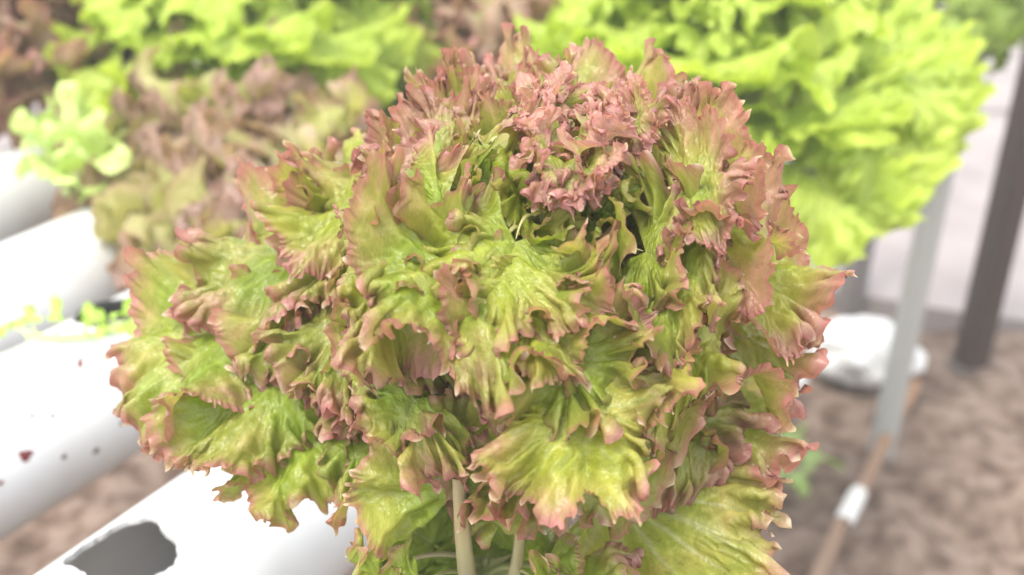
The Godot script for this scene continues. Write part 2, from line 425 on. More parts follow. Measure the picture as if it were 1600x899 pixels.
		["front", Vector3(0.0270, 0.1436, 0.0000), Vector3(0.0188, 0.2000, 0.0263), Vector3(0.0150, 0.1824, 0.0387), 0.0280, 150, {"red0": 1.2, "edgew": 0.2, "roll": -0.9}],
		["front", Vector3(0.0252, 0.1340, 0.0000), Vector3(0.0046, 0.2065, 0.0583), Vector3(-0.0051, 0.1524, 0.0858), 0.0440, 230, {"roll": -0.408}],
		["front", Vector3(0.0234, 0.1245, 0.0000), Vector3(-0.0177, 0.1962, 0.0420), Vector3(-0.0370, 0.1565, 0.0618), 0.0360, 70, {"roll": -0.626}],
		["front", Vector3(0.0234, 0.1245, 0.0000), Vector3(0.0239, 0.2034, 0.0583), Vector3(0.0241, 0.1524, 0.0858), 0.0300, 150, {"roll": 0.082}],
		["front", Vector3(0.0252, 0.1340, 0.0000), Vector3(-0.0079, 0.2088, 0.0376), Vector3(-0.0235, 0.1704, 0.0553), 0.0340, 320, {"roll": -0.71}],
		["front", Vector3(0.0259, 0.1379, 0.0000), Vector3(0.0147, 0.2063, 0.0506), Vector3(0.0095, 0.1650, 0.0744), 0.0300, 20, {"roll": -0.501}],
		["crown", Vector3(0.0270, 0.1436, 0.0000), Vector3(0.0653, 0.2093, 0.0281), Vector3(0.0832, 0.1887, 0.0413), 0.0300, 275, {"red0": 0.62, "roll": 0.736}],
		["crown", Vector3(0.0270, 0.1436, 0.0000), Vector3(0.0610, 0.1995, 0.0081), Vector3(0.0949, 0.1953, 0.0161), 0.0420, 380, {"red0": 0.66, "roll": 0.659}],
		["crown", Vector3(0.0252, 0.1340, 0.0000), Vector3(0.0667, 0.1885, 0.0133), Vector3(0.1083, 0.1730, 0.0265), 0.0360, 395, {"red0": 0.68, "roll": 0.619}],
		["front", Vector3(0.0216, 0.1149, 0.0000), Vector3(0.0721, 0.1723, 0.0077), Vector3(0.1225, 0.1497, 0.0153), 0.0340, 150, {"red0": 0.76, "roll": 0.567}],
		["front", Vector3(0.0216, 0.1149, 0.0000), Vector3(0.0597, 0.1906, 0.0423), Vector3(0.0777, 0.1674, 0.0622), 0.0340, 20, {"roll": 0.738}],
		["front", Vector3(0.0198, 0.1053, 0.0000), Vector3(0.0680, 0.1574, 0.0092), Vector3(0.1162, 0.1195, 0.0184), 0.0380, 360, {"roll": 0.539}],
		["front", Vector3(0.0180, 0.0957, 0.0000), Vector3(0.0597, 0.1735, 0.0446), Vector3(0.0794, 0.1365, 0.0656), 0.0360, 370, {"roll": 0.624}],
		["old", Vector3(0.0162, 0.0862, 0.0000), Vector3(0.0651, 0.1392, 0.0100), Vector3(0.1140, 0.0923, 0.0200), 0.0340, 50, {"red0": 0.75, "roll": 0.514}],
		["old", Vector3(0.0144, 0.0766, 0.0000), Vector3(0.0660, 0.1379, 0.0283), Vector3(0.0902, 0.0932, 0.0417), 0.0340, 70, {"red0": 0.8, "roll": 0.514}],
		["front", Vector3(0.0198, 0.1053, 0.0000), Vector3(0.0320, 0.1881, 0.0696), Vector3(0.0378, 0.1168, 0.1024), 0.0320, 270, {"veins": 0.5, "roll": 0.196}],
		["front", Vector3(0.0180, 0.0957, 0.0000), Vector3(0.0470, 0.1822, 0.0527), Vector3(0.0606, 0.1347, 0.0775), 0.0320, 260, {"roll": 0.608}],
		["old", Vector3(0.0162, 0.0862, 0.0000), Vector3(-0.0098, 0.1672, 0.0508), Vector3(-0.0221, 0.1171, 0.0747), 0.0280, 160, {"red0": 0.8, "roll": -0.525}],
		["old", Vector3(0.0180, 0.0957, 0.0000), Vector3(-0.0167, 0.1652, 0.0410), Vector3(-0.0330, 0.1243, 0.0603), 0.0320, 100, {"roll": -0.575}],
		["old", Vector3(0.0108, 0.0574, 0.0000), Vector3(-0.0194, 0.1224, 0.0222), Vector3(-0.0495, 0.0873, 0.0444), 0.0280, 310, {"roll": -0.551}],
		["old", Vector3(0.0198, 0.1053, 0.0000), Vector3(-0.0426, 0.1702, -0.0165), Vector3(-0.1050, 0.1351, -0.0330), 0.0420, 360, {"red0": 0.9, "roll": -0.509}],
		["old", Vector3(0.0180, 0.0957, 0.0000), Vector3(-0.0589, 0.1503, -0.0067), Vector3(-0.1358, 0.1048, -0.0134), 0.0420, 165, {"red0": 0.9, "roll": -0.52}],
		["old", Vector3(0.0162, 0.0862, 0.0000), Vector3(-0.0454, 0.1407, 0.0038), Vector3(-0.1069, 0.0953, 0.0076), 0.0380, 340, {"roll": -0.515}],
		["old", Vector3(0.0144, 0.0766, 0.0000), Vector3(-0.0382, 0.1274, 0.0105), Vector3(-0.0908, 0.0783, 0.0210), 0.0340, 30, {"roll": -0.501}],
		["old", Vector3(0.0180, 0.0957, 0.0000), Vector3(-0.0242, 0.1596, 0.0082), Vector3(-0.0664, 0.1235, 0.0165), 0.0380, 290, {"red0": 0.9, "roll": -0.552}],
		["old", Vector3(0.0090, 0.0479, 0.0000), Vector3(0.0566, 0.0932, 0.0380), Vector3(0.1041, 0.0786, 0.0761), 0.0360, 315, {"veins": 0.6, "f0": 0.38, "back": 0.6, "rib": 0.13, "ribc": Color(0.620, 0.660, 0.420), "green": Color(0.360, 0.430, 0.080), "roll": 0.78}],
		["old", Vector3(0.0018, 0.0096, 0.0000), Vector3(-0.0004, 0.0624, 0.0876), Vector3(-0.0026, 0.1352, 0.0552), 0.0340, 384, {"rib": 0.11, "taper": 0.5, "ribto": 0.8, "sink": -0.06, "red0": 1.1, "ribc": Color(0.340, 0.370, 0.160), "roll": 0.0}],
		["old", Vector3(0.0018, 0.0096, 0.0000), Vector3(0.0234, 0.0506, 0.0680), Vector3(0.0150, 0.1217, 0.0560), 0.0220, 180, {"ribc": Color(0.400, 0.440, 0.180), "rib": 0.13, "taper": 0.5, "ribto": 0.75, "sink": -0.06, "roll": -0.0}],
		["old", Vector3(0.0043, 0.0230, 0.0000), Vector3(-0.0143, 0.0696, 0.0413), Vector3(-0.0330, 0.0763, 0.0827), 0.0140, 345, {"ribc": Color(0.700, 0.660, 0.450), "roll": -0.57}],
		["old", Vector3(0.0029, 0.0153, 0.0000), Vector3(-0.0071, 0.0603, 0.0415), Vector3(-0.0170, 0.0754, 0.0831), 0.0140, 170, {"roll": -0.631}],
		["old", Vector3(0.0029, 0.0153, 0.0000), Vector3(0.0149, 0.0649, 0.0418), Vector3(0.0270, 0.0745, 0.0835), 0.0200, 175, {"roll": 0.593}],
		["old", Vector3(0.0036, 0.0191, 0.0000), Vector3(0.0253, 0.0654, 0.0424), Vector3(0.0470, 0.0717, 0.0848), 0.0200, 270, {"roll": 0.532}],
		["old", Vector3(0.0043, 0.0230, 0.0000), Vector3(-0.0131, 0.0550, 0.0332), Vector3(-0.0305, 0.0669, 0.0263), 0.0300, 200, {"red0": 1.2, "edgew": 0.1, "roll": 0.123}],
		["old", Vector3(0.0043, 0.0230, 0.0000), Vector3(-0.0043, 0.0472, 0.0301), Vector3(-0.0130, 0.0515, 0.0203), 0.0300, 80, {"red0": 1.2, "edgew": 0.1, "roll": 0.142}],
		["old", Vector3(0.0043, 0.0230, 0.0000), Vector3(0.0061, 0.0447, 0.0247), Vector3(0.0078, 0.0465, 0.0094), 0.0300, 180, {"red0": 1.2, "edgew": 0.1, "roll": -0.017}],
		["old", Vector3(0.0043, 0.0230, 0.0000), Vector3(0.0165, 0.0529, 0.0341), Vector3(0.0287, 0.0628, 0.0283), 0.0300, 280, {"red0": 1.2, "edgew": 0.1, "roll": -0.121}],
		["old", Vector3(0.0043, 0.0230, 0.0000), Vector3(-0.0079, 0.0557, 0.0262), Vector3(-0.0200, 0.0684, 0.0124), 0.0300, 30, {"red0": 1.2, "edgew": 0.1, "roll": 0.086}],
		["old", Vector3(0.0043, 0.0230, 0.0000), Vector3(0.0097, 0.0523, 0.0212), Vector3(0.0150, 0.0617, 0.0023), 0.0300, 280, {"red0": 1.2, "edgew": 0.1, "roll": -0.024}],
		["old", Vector3(0.0043, 0.0230, 0.0000), Vector3(-0.0176, 0.0508, 0.0351), Vector3(-0.0396, 0.0587, 0.0302), 0.0300, 40, {"red0": 1.2, "edgew": 0.1, "roll": 0.127}],
		["front", Vector3(0.0274, 0.1455, 0.0000), Vector3(-0.0147, 0.1933, -0.0101), Vector3(-0.0345, 0.1569, -0.0148), 0.0281, 19, {"na": 400, "nr": 16, "roll": -0.554}],
		["front", Vector3(0.0238, 0.1264, 0.0000), Vector3(-0.0173, 0.1919, -0.0282), Vector3(-0.0366, 0.1638, -0.0415), 0.0281, 316, {"na": 400, "nr": 16, "roll": -0.437}],
		["front", Vector3(0.0281, 0.1494, 0.0000), Vector3(0.0135, 0.1978, 0.0316), Vector3(0.0066, 0.1765, 0.0464), 0.0250, 8, {"na": 400, "nr": 16, "red0": 1.15, "edgew": 0.25, "roll": -0.829}],
		["front", Vector3(0.0281, 0.1494, 0.0000), Vector3(0.0388, 0.1989, 0.0342), Vector3(0.0438, 0.1782, 0.0503), 0.0234, 152, {"na": 400, "nr": 16, "red0": 1.15, "edgew": 0.3, "roll": 0.873}],
		["front", Vector3(0.0274, 0.1455, 0.0000), Vector3(0.0134, 0.2156, 0.0526), Vector3(0.0069, 0.1603, 0.0774), 0.0343, 312, {"na": 400, "nr": 16, "roll": -0.344}],
		["front", Vector3(0.0256, 0.1360, 0.0000), Vector3(-0.0034, 0.2038, 0.0393), Vector3(-0.0171, 0.1622, 0.0578), 0.0281, 330, {"na": 400, "nr": 16, "roll": -0.64}],
		["front", Vector3(0.0256, 0.1360, 0.0000), Vector3(0.0219, 0.2125, 0.0526), Vector3(0.0202, 0.1603, 0.0774), 0.0234, 16, {"na": 400, "nr": 16, "roll": -0.131}],
		["front", Vector3(0.0274, 0.1455, 0.0000), Vector3(-0.0003, 0.2136, 0.0362), Vector3(-0.0134, 0.1720, 0.0532), 0.0265, 135, {"na": 400, "nr": 16, "roll": -0.677}],
		["front", Vector3(0.0281, 0.1494, 0.0000), Vector3(0.0182, 0.2127, 0.0467), Vector3(0.0135, 0.1690, 0.0687), 0.0234, 145, {"na": 400, "nr": 16, "roll": -0.405}],
		["front", Vector3(0.0238, 0.1264, 0.0000), Vector3(0.0558, 0.1806, 0.0095), Vector3(0.0878, 0.1549, 0.0190), 0.0265, 56, {"na": 400, "nr": 16, "red0": 0.76, "roll": 0.606}],
		["front", Vector3(0.0238, 0.1264, 0.0000), Vector3(0.0508, 0.1961, 0.0400), Vector3(0.0635, 0.1701, 0.0588), 0.0265, 15, {"na": 400, "nr": 16, "roll": 0.783}],
		["front", Vector3(0.0220, 0.1168, 0.0000), Vector3(0.0537, 0.1702, 0.0098), Vector3(0.0854, 0.1335, 0.0196), 0.0296, 313, {"na": 400, "nr": 16, "roll": 0.568}],
		["front", Vector3(0.0202, 0.1072, 0.0000), Vector3(0.0504, 0.1849, 0.0406), Vector3(0.0646, 0.1480, 0.0597), 0.0281, 180, {"na": 400, "nr": 16, "roll": 0.7}],
		["old", Vector3(0.0184, 0.0977, 0.0000), Vector3(0.0543, 0.1559, 0.0096), Vector3(0.0903, 0.1142, 0.0192), 0.0265, 226, {"na": 400, "nr": 16, "red0": 0.75, "roll": 0.543}],
		["old", Vector3(0.0166, 0.0881, 0.0000), Vector3(0.0498, 0.1570, 0.0253), Vector3(0.0655, 0.1158, 0.0372), 0.0265, 360, {"na": 400, "nr": 16, "red0": 0.8, "roll": 0.606}],
		["front", Vector3(0.0220, 0.1168, 0.0000), Vector3(0.0305, 0.2043, 0.0606), Vector3(0.0345, 0.1351, 0.0892), 0.0250, 115, {"na": 400, "nr": 16, "veins": 0.5, "roll": 0.225}],
		["front", Vector3(0.0202, 0.1072, 0.0000), Vector3(0.0428, 0.1944, 0.0473), Vector3(0.0534, 0.1471, 0.0695), 0.0250, 173, {"na": 400, "nr": 16, "roll": 0.697}],
		["old", Vector3(0.0202, 0.1072, 0.0000), Vector3(-0.0057, 0.1788, 0.0371), Vector3(-0.0179, 0.1389, 0.0546), 0.0250, 11, {"na": 400, "nr": 16, "roll": -0.66}],
		["old", Vector3(0.0220, 0.1168, 0.0000), Vector3(-0.0232, 0.1792, -0.0109), Vector3(-0.0684, 0.1416, -0.0217), 0.0328, 83, {"na": 400, "nr": 16, "red0": 0.9, "roll": -0.522}],
		["old", Vector3(0.0202, 0.1072, 0.0000), Vector3(-0.0329, 0.1643, -0.0038), Vector3(-0.0860, 0.1214, -0.0076), 0.0328, 91, {"na": 400, "nr": 16, "red0": 0.9, "roll": -0.531}],
		["old", Vector3(0.0184, 0.0977, 0.0000), Vector3(-0.0236, 0.1567, 0.0045), Vector3(-0.0655, 0.1157, 0.0091), 0.0296, 169, {"na": 400, "nr": 16, "roll": -0.536}],
		["old", Vector3(0.0166, 0.0881, 0.0000), Vector3(-0.0174, 0.1462, 0.0095), Vector3(-0.0513, 0.1043, 0.0191), 0.0265, 257, {"na": 400, "nr": 16, "roll": -0.536}],
		["old", Vector3(0.0202, 0.1072, 0.0000), Vector3(-0.0080, 0.1717, 0.0091), Vector3(-0.0361, 0.1362, 0.0183), 0.0296, 204, {"na": 400, "nr": 16, "red0": 0.9, "roll": -0.606}],
	]
	for a in leaves:
		var q := leaf_defaults(a[0])
		q.b = a[1]; q.c = a[2]; q.t = a[3]; q.w = a[4]; q.seed = a[5]
		q.merge(a[6], true)
		# no two leaves share a tone
		rng.seed = 900 + a[5]
		q.red0 = q.red0 + rng.randf_range(-0.07, 0.07)
		var warm := rng.randf_range(-0.05, 0.05)
		var tone := rng.randf_range(0.88, 1.1)
		q.green = q.get("green", Color(0.41 + warm, 0.5, 0.06)) * tone
		q.olive = q.get("olive", Color(0.53, 0.46, 0.16)) * tone
		add_leaf(t, q, M.leaf, M.rib)
	var pts := PackedVector3Array()
	var rad := PackedFloat32Array()
	for i in 9:
		var v := i / 8.0
		pts.append(Vector3(0, -0.03, 0).lerp(Vector3(0.0360, 0.1915, 0.0000), v) + Vector3(0.002 * sin(v * 7.0), 0, 0.002 * cos(v * 5.0)))
		rad.append(lerpf(0.012, 0.006, v))
	part("stem", tube(pts, rad, 10, Color(0.4, 0.42, 0.2), Color(0.35, 0.42, 0.14), 1.0, Vector3.BACK), M.rib, t)

# ---------------------------------------------------------------- lettuces behind
var kinds := {}

func kind_leaves(kind: String, n: int) -> Array:
	if kinds.has(kind):
		return kinds[kind]
	var out := []
	for i in n:
		var f := float(i) / maxi(n - 1, 1)
		var L := lerpf(0.07, 0.135, f)
		var q := {"na": 260, "nr": 12, "seed": 40.0 + i * 3.7 + kind.length() * 11.0, "b": Vector3.ZERO, "w": L * 0.42}
		# f = 0: inner, upright; f = 1: outer, arching down
		q.c = Vector3(0, L * lerpf(0.62, 0.42, f), L * lerpf(0.1, 0.42, f))
		q.t = Vector3(0, L * lerpf(0.95, 0.02, f), L * lerpf(0.42, 0.86, f))
		match kind:
			"frilly":
				q.merge({"w": L * 0.31, "a0": 0.2, "n0": 5.0, "f1": [0.0098, 0.0046], "f2": [0.0045, 0.0014], "ft": [0.006, 0.003], "lobe": 0.1, "deep": 0.026, "red0": 9.0, "edgew": 0.0, "curl": 0.9, "meander": 0.85,
					"green": Color(0.62, 0.77, 0.14), "olive": Color(0.69, 0.82, 0.22), "tipc": Color(0.62, 0.74, 0.2), "ribc": Color(0.6, 0.72, 0.3)}, true)
			"oak":
				q.merge({"w": L * 0.36, "a1": 0.16, "a2": 0.04, "n1": 5.0, "lobe": 0.4, "nl": 6.0, "tooth": 0.0, "red0": 0.6 + 0.25 * (i % 3), "edgew": 0.3, "curl": 1.2,
					"green": Color(0.56, 0.58, 0.2), "olive": Color(0.62, 0.54, 0.32), "red": Color(0.6, 0.38, 0.41), "ribc": Color(0.55, 0.48, 0.28), "tipc": Color(0.4, 0.25, 0.18)}, true)
			"bronze":
				q.merge({"a1": 0.2, "a2": 0.08, "n1": 6.0, "n2": 15.0, "lobe": 0.3, "tooth": 0.05, "red0": 0.55, "curl": 1.4,
					"green": Color(0.46, 0.54, 0.14), "olive": Color(0.54, 0.5, 0.24), "red": Color(0.58, 0.36, 0.33)})
			"deep":
				q.merge({"a1": 0.22, "a2": 0.09, "n1": 6.0, "n2": 15.0, "lobe": 0.25, "tooth": 0.03, "red0": 9.0, "edgew": 0.0, "curl": 1.4,
					"green": Color(0.36, 0.5, 0.09), "olive": Color(0.44, 0.57, 0.13), "tipc": Color(0.48, 0.6, 0.16)})
		out.append(leaf(q))
	kinds[kind] = out
	return out

func back_lettuce(kind: String, label: String, at: Vector3, size: float, count: int, turn: float, called: String, inner := 0.0, group := "lettuces growing behind the front one") -> Node3D:
	var forms := kind_leaves(kind, 7)
	var t := thing(called, label, "lettuce", at, group)
	for i in count:
		var f := lerpf(inner, 1.0, float(i) / (count - 1))
		var m: Array = forms[clampi(int(f * 6.99 + rng.randf_range(-0.6, 0.6)), 0, 6)]
		var k := size * rng.randf_range(0.88, 1.12)
		var basis := Basis(Vector3.UP, turn + i * 2.39996 + rng.randf_range(-0.2, 0.2)) * Basis(Vector3.RIGHT, rng.randf_range(-0.15, 0.2)) * Basis(Vector3.BACK, rng.randf_range(-0.25, 0.25))
		basis = basis.scaled(Vector3.ONE * k)
		var o := part("leaf", m[0], M.back_leaf, t, Transform3D(basis, Vector3(0, size * 0.07 * (1.0 - f), 0) + basis * Vector3(0, 0, 0.004)))
		part("midrib", m[1], M.rib, o)
	var pts := PackedVector3Array([Vector3(0, -0.03, 0), Vector3(0, 0.02, 0), Vector3(0, 0.08 * size, 0)])
	part("stem", tube(pts, PackedFloat32Array([0.012, 0.012, 0.006]), 8, Color(0.4, 0.45, 0.2), Color(0.4, 0.45, 0.2), 1.0, Vector3.BACK), M.rib, t)
	return t

# ---------------------------------------------------------------- pipes
const ALONG := Vector3(0.50203, 0.0, -0.86485)
const ACROSS := Vector3(-0.86485, 0.0, -0.50203)
const PIPE_R := 0.0445
const AXIS_Y := 0.454

func on_pipe(x: float, s: float, up := 0.0) -> Vector3:
	return ACROSS * x + ALONG * s + Vector3(0, AXIS_Y + up, 0)

func ragged(r: float, rough: float, sd: float) -> PackedVector2Array:
	var out := PackedVector2Array()
	for i in 56:
		var a := TAU * i / 56
		var k := 1.0 + rough * nz.get_noise_2d(cos(a) * 70.0 + sd, sin(a) * 70.0) + 0.5 * rough * nz.get_noise_2d(cos(a) * 300.0 + sd, sin(a) * 300.0 + 9.0)
		out.append(Vector2(cos(a), sin(a)) * r * k)
	return out

func pipe(label: String, x: float, s0: float, s1: float, holes: Array, capped: bool) -> Node3D:
	# own axes: z along the pipe, y up
	var t := thing("hydroponic_pipe", label, "pipe", on_pipe(x, s0), "white pipes of the hydroponic bed")
	t.basis = Basis(ALONG.cross(Vector3.UP) * -1.0, Vector3.UP, ALONG)
	var L := s1 - s0
	var root := CSGCombiner3D.new()
	root.name = "tube"
	var outer := CSGCylinder3D.new()
	outer.name = "outside"
	outer.radius = PIPE_R
	outer.height = L
	outer.sides = 96
	outer.rotation.x = PI / 2
	outer.position.z = L / 2
	outer.material = M.pvc
	root.add_child(outer)
	var inner: CSGCylinder3D = outer.duplicate()
	inner.name = "inside"
	inner.radius = PIPE_R - 0.0028
	inner.height = L + 0.02
	inner.operation = CSGShape3D.OPERATION_SUBTRACTION
	root.add_child(inner)
	for h in holes:
		var cut := CSGPolygon3D.new()
		cut.name = "hole"
		cut.polygon = ragged(h[1], h[2], h[0] * 100.0)
		cut.mode = CSGPolygon3D.MODE_DEPTH
		cut.depth = 0.06
		cut.rotation.x = -PI / 2
		cut.position = Vector3(h[3], 0.075, h[0] - s0)
		cut.operation = CSGShape3D.OPERATION_SUBTRACTION
		cut.material = M.pvc
		root.add_child(cut, true)
	t.add_child(root)
	if capped:
		# a glued socket cap with a domed end
		var P := PackedVector3Array()
		var prof := [[-0.002, PIPE_R - 0.001], [-0.001, PIPE_R + 0.0002], [0.003, PIPE_R - 0.0002], [0.008, PIPE_R - 0.003], [0.0125, PIPE_R - 0.01], [0.0155, PIPE_R - 0.02], [0.0165, 0.0003]]
		for p in prof:
			for j in 97:
				var a := TAU * j / 96
				P.append(Vector3(cos(a) * p[1], sin(a) * p[1], L + p[0]))
		part("end_cap", grid_mesh(P, PackedColorArray(), PackedVector2Array(), prof.size(), 97, true), M.pvc, t)
	return t

func spot(parent: Node3D, called: String, z: float, ang: float, rz: float, ra: float, mat: Material, tilt := 0.0) -> void:
	# a small dried drop on the pipe's skin, ang measured from the top
	var P := PackedVector3Array()
	for i in 5:
		var r := i / 4.0
		for j in 15:
			var a := TAU * j / 14
			var k := r * (1.0 + 0.22 * sin(a * 3.0 + z * 90.0) + 0.1 * sin(a * 5.0))
			var d := Vector2(cos(a) * ra * k, sin(a) * rz * k).rotated(tilt)
			var g := ang + d.x / PIPE_R
			P.append(Vector3(sin(g), cos(g), 0) * (PIPE_R + 0.0005 * (1.0 - r * r) - 0.00005) + Vector3(0, 0, z + d.y))
	part(called, grid_mesh(P, PackedColorArray(), PackedVector2Array(), 5, 15, true), mat, parent)

func box_mesh(size: Vector3, bevel: float) -> ArrayMesh:
	# a bar with chamfered long edges, standing on y = 0
	var P := PackedVector3Array()
	var x := size.x / 2
	var z := size.z / 2
	var ring := [Vector2(x - bevel, z), Vector2(x, z - bevel), Vector2(x, -z + bevel), Vector2(x - bevel, -z), Vector2(-x + bevel, -z), Vector2(-x, -z + bevel), Vector2(-x, z - bevel), Vector2(-x + bevel, z)]
	var st := SurfaceTool.new()
	st.begin(Mesh.PRIMITIVE_TRIANGLES)
	st.set_smooth_group(-1)
	for i in 8:
		var a: Vector2 = ring[i]
		var b: Vector2 = ring[(i + 1) % 8]
		var q := [Vector3(a.x, 0, a.y), Vector3(b.x, 0, b.y), Vector3(b.x, size.y, b.y), Vector3(a.x, size.y, a.y)]
		for k in [0, 2, 1, 0, 3, 2]:
			st.add_vertex(q[k])
		for k in [[size.y, 1], [0.0, -1]]:
			var w := [Vector3(0, k[0], 0), Vector3(b.x, k[0], b.y), Vector3(a.x, k[0], a.y)]
			for v in ([0, 1, 2] if k[1] > 0 else [0, 2, 1]):
				st.add_vertex(w[v])
	st.generate_normals()
	return st.commit()

func lump(r: Vector3, sd: float) -> ArrayMesh:
	# a crumpled closed bag resting on y = 0
	var P := PackedVector3Array()
	var n := 26
	for i in n + 1:
		var v := PI * i / n
		for j in 49:
			var a := TAU * j / 48
			var u := Vector3(sin(v) * cos(a), cos(v), sin(v) * sin(a))
			var k := 1.0 + 0.16 * nz.get_noise_3d(u.x * 90.0 + sd * 40.0, u.y * 90.0, u.z * 90.0) - 0.14 * absf(nz.get_noise_3d(u.x * 190.0, u.y * 190.0 + sd * 30.0, u.z * 190.0)) - 0.07 * absf(nz.get_noise_3d(u.x * 420.0, u.y * 420.0, u.z * 420.0 + sd * 9.0))
			var p := u * k * r
			P.append(Vector3(p.x, maxf(p.y + r.y * 0.75, 0.0), p.z))
	return grid_mesh(P, PackedColorArray(), PackedVector2Array(), n + 1, 49, true)

func _ready() -> void:
	nz.seed = 3
	nz.noise_type = FastNoiseLite.TYPE_SIMPLEX
	nz.frequency = 0.01
	nz.fractal_type = FastNoiseLite.FRACTAL_NONE
	nw.seed = 8
	nw.noise_type = FastNoiseLite.TYPE_SIMPLEX_SMOOTH
	nw.frequency = 0.025
	nw.fractal_octaves = 2
	rng.seed = 12

	# camera
	var cam := Camera3D.new()
	cam.name = "camera"
	add_child(cam)
	cam.position = Vector3(0, 0.83, 0)
	cam.rotation_degrees = Vector3(-25, 0, 0)
	cam.fov = rad_to_deg(2.0 * atan(449.5 / 2000.0))
	cam.near = 0.02
	cam.far = 120.0
	var ca := CameraAttributesPhysical.new()
	ca.frustum_focal_length = 12.0 / (449.5 / 2000.0)
	ca.frustum_focus_distance = 0.40
	ca.exposure_aperture = 10.0
	cam.attributes = ca
	cam.current = true

	# bright overcast sky and a weak broad sun
	var env := Environment.new()
	env.background_mode = Environment.BG_SKY
	var sky := Sky.new()
	var sm := ProceduralSkyMaterial.new()
	sm.sky_top_color = Color(0.9, 0.91, 0.935)
	sm.sky_horizon_color = Color(0.93, 0.94, 0.95)
	sm.sky_curve = 0.3
	sm.ground_bottom_color = Color(0.45, 0.42, 0.4)
	sm.ground_horizon_color = Color(0.6, 0.58, 0.56)
	sm.sun_angle_max = 1.0
	sky.sky_material = sm
	env.sky = sky
	env.tonemap_mode = Environment.TONE_MAPPER_LINEAR
	env.tonemap_exposure = 3.7
	# the humid, slightly milky air of the growing house
	env.fog_enabled = true
	env.fog_density = 0.037
	env.fog_light_color = Color(0.96, 0.98, 0.97)
	env.sdfgi_enabled = true
	env.ssao_enabled = true
	env.ssil_enabled = true
	var we := WorldEnvironment.new()
	we.name = "environment"
	we.environment = env
	add_child(we)
	var sun := DirectionalLight3D.new()
	sun.name = "sun"
	add_child(sun)
	sun.rotation_degrees = Vector3(-62, -35, 0)
	sun.light_energy = 0.5
	sun.light_color = Color(1.0, 0.97, 0.92)
	sun.light_angular_distance = 25.0
	sun.shadow_enabled = true

	# materials
	var tex := leaf_textures()
	M.leaf = leaf_material("lettuce leaf", tex, 0.32, Color(1.0, 1.0, 0.8), 0.04)
	M.back_leaf = leaf_material("lettuce leaf behind", tex, 0.45, Color(1.0, 1.0, 0.75), 0.09)
	M.rib = plain("leaf stalk", Color(1, 1, 1), 0.45)
	M.rib.vertex_color_use_as_albedo = true
	M.rib.backlight_enabled = true
	M.rib.backlight = Color(0.4, 0.42, 0.3)
	M.pvc = plain("white plastic", Color(1, 1, 1), 0.32)
	triplanar(M.pvc, noise_tex(0.006, [[0.0, 0.45, 0.62, 1.0], [Color(0.72, 0.72, 0.72), Color(0.765, 0.77, 0.775), Color(0.775, 0.78, 0.79), Color(0.745, 0.745, 0.745)]]), 4.0)
	M.pvc.backlight_enabled = true
	M.pvc.backlight = Color(0.26, 0.26, 0.25)
	M.paint = plain("dried red paint", Color(0.36, 0.05, 0.07), 0.5)
	M.speck = plain("brown speck", Color(0.28, 0.17, 0.15), 0.7)
	M.black = plain("black plastic", Color(0.06, 0.06, 0.065), 0.6)
	M.seed_leaf = plain("seedling leaf", Color(1, 1, 1), 0.5)
	M.seed_leaf.vertex_color_use_as_albedo = true
	M.seed_leaf.backlight_enabled = true
	M.seed_leaf.backlight = Color(0.8, 0.85, 0.5)

	M.vc = plain("tinted surface", Color(1, 1, 1), 0.7)
	M.vc.vertex_color_use_as_albedo = true

	build_ground()
	build_bed()
	build_frame_and_yard()
	build_back_lettuces()
	front_lettuce()

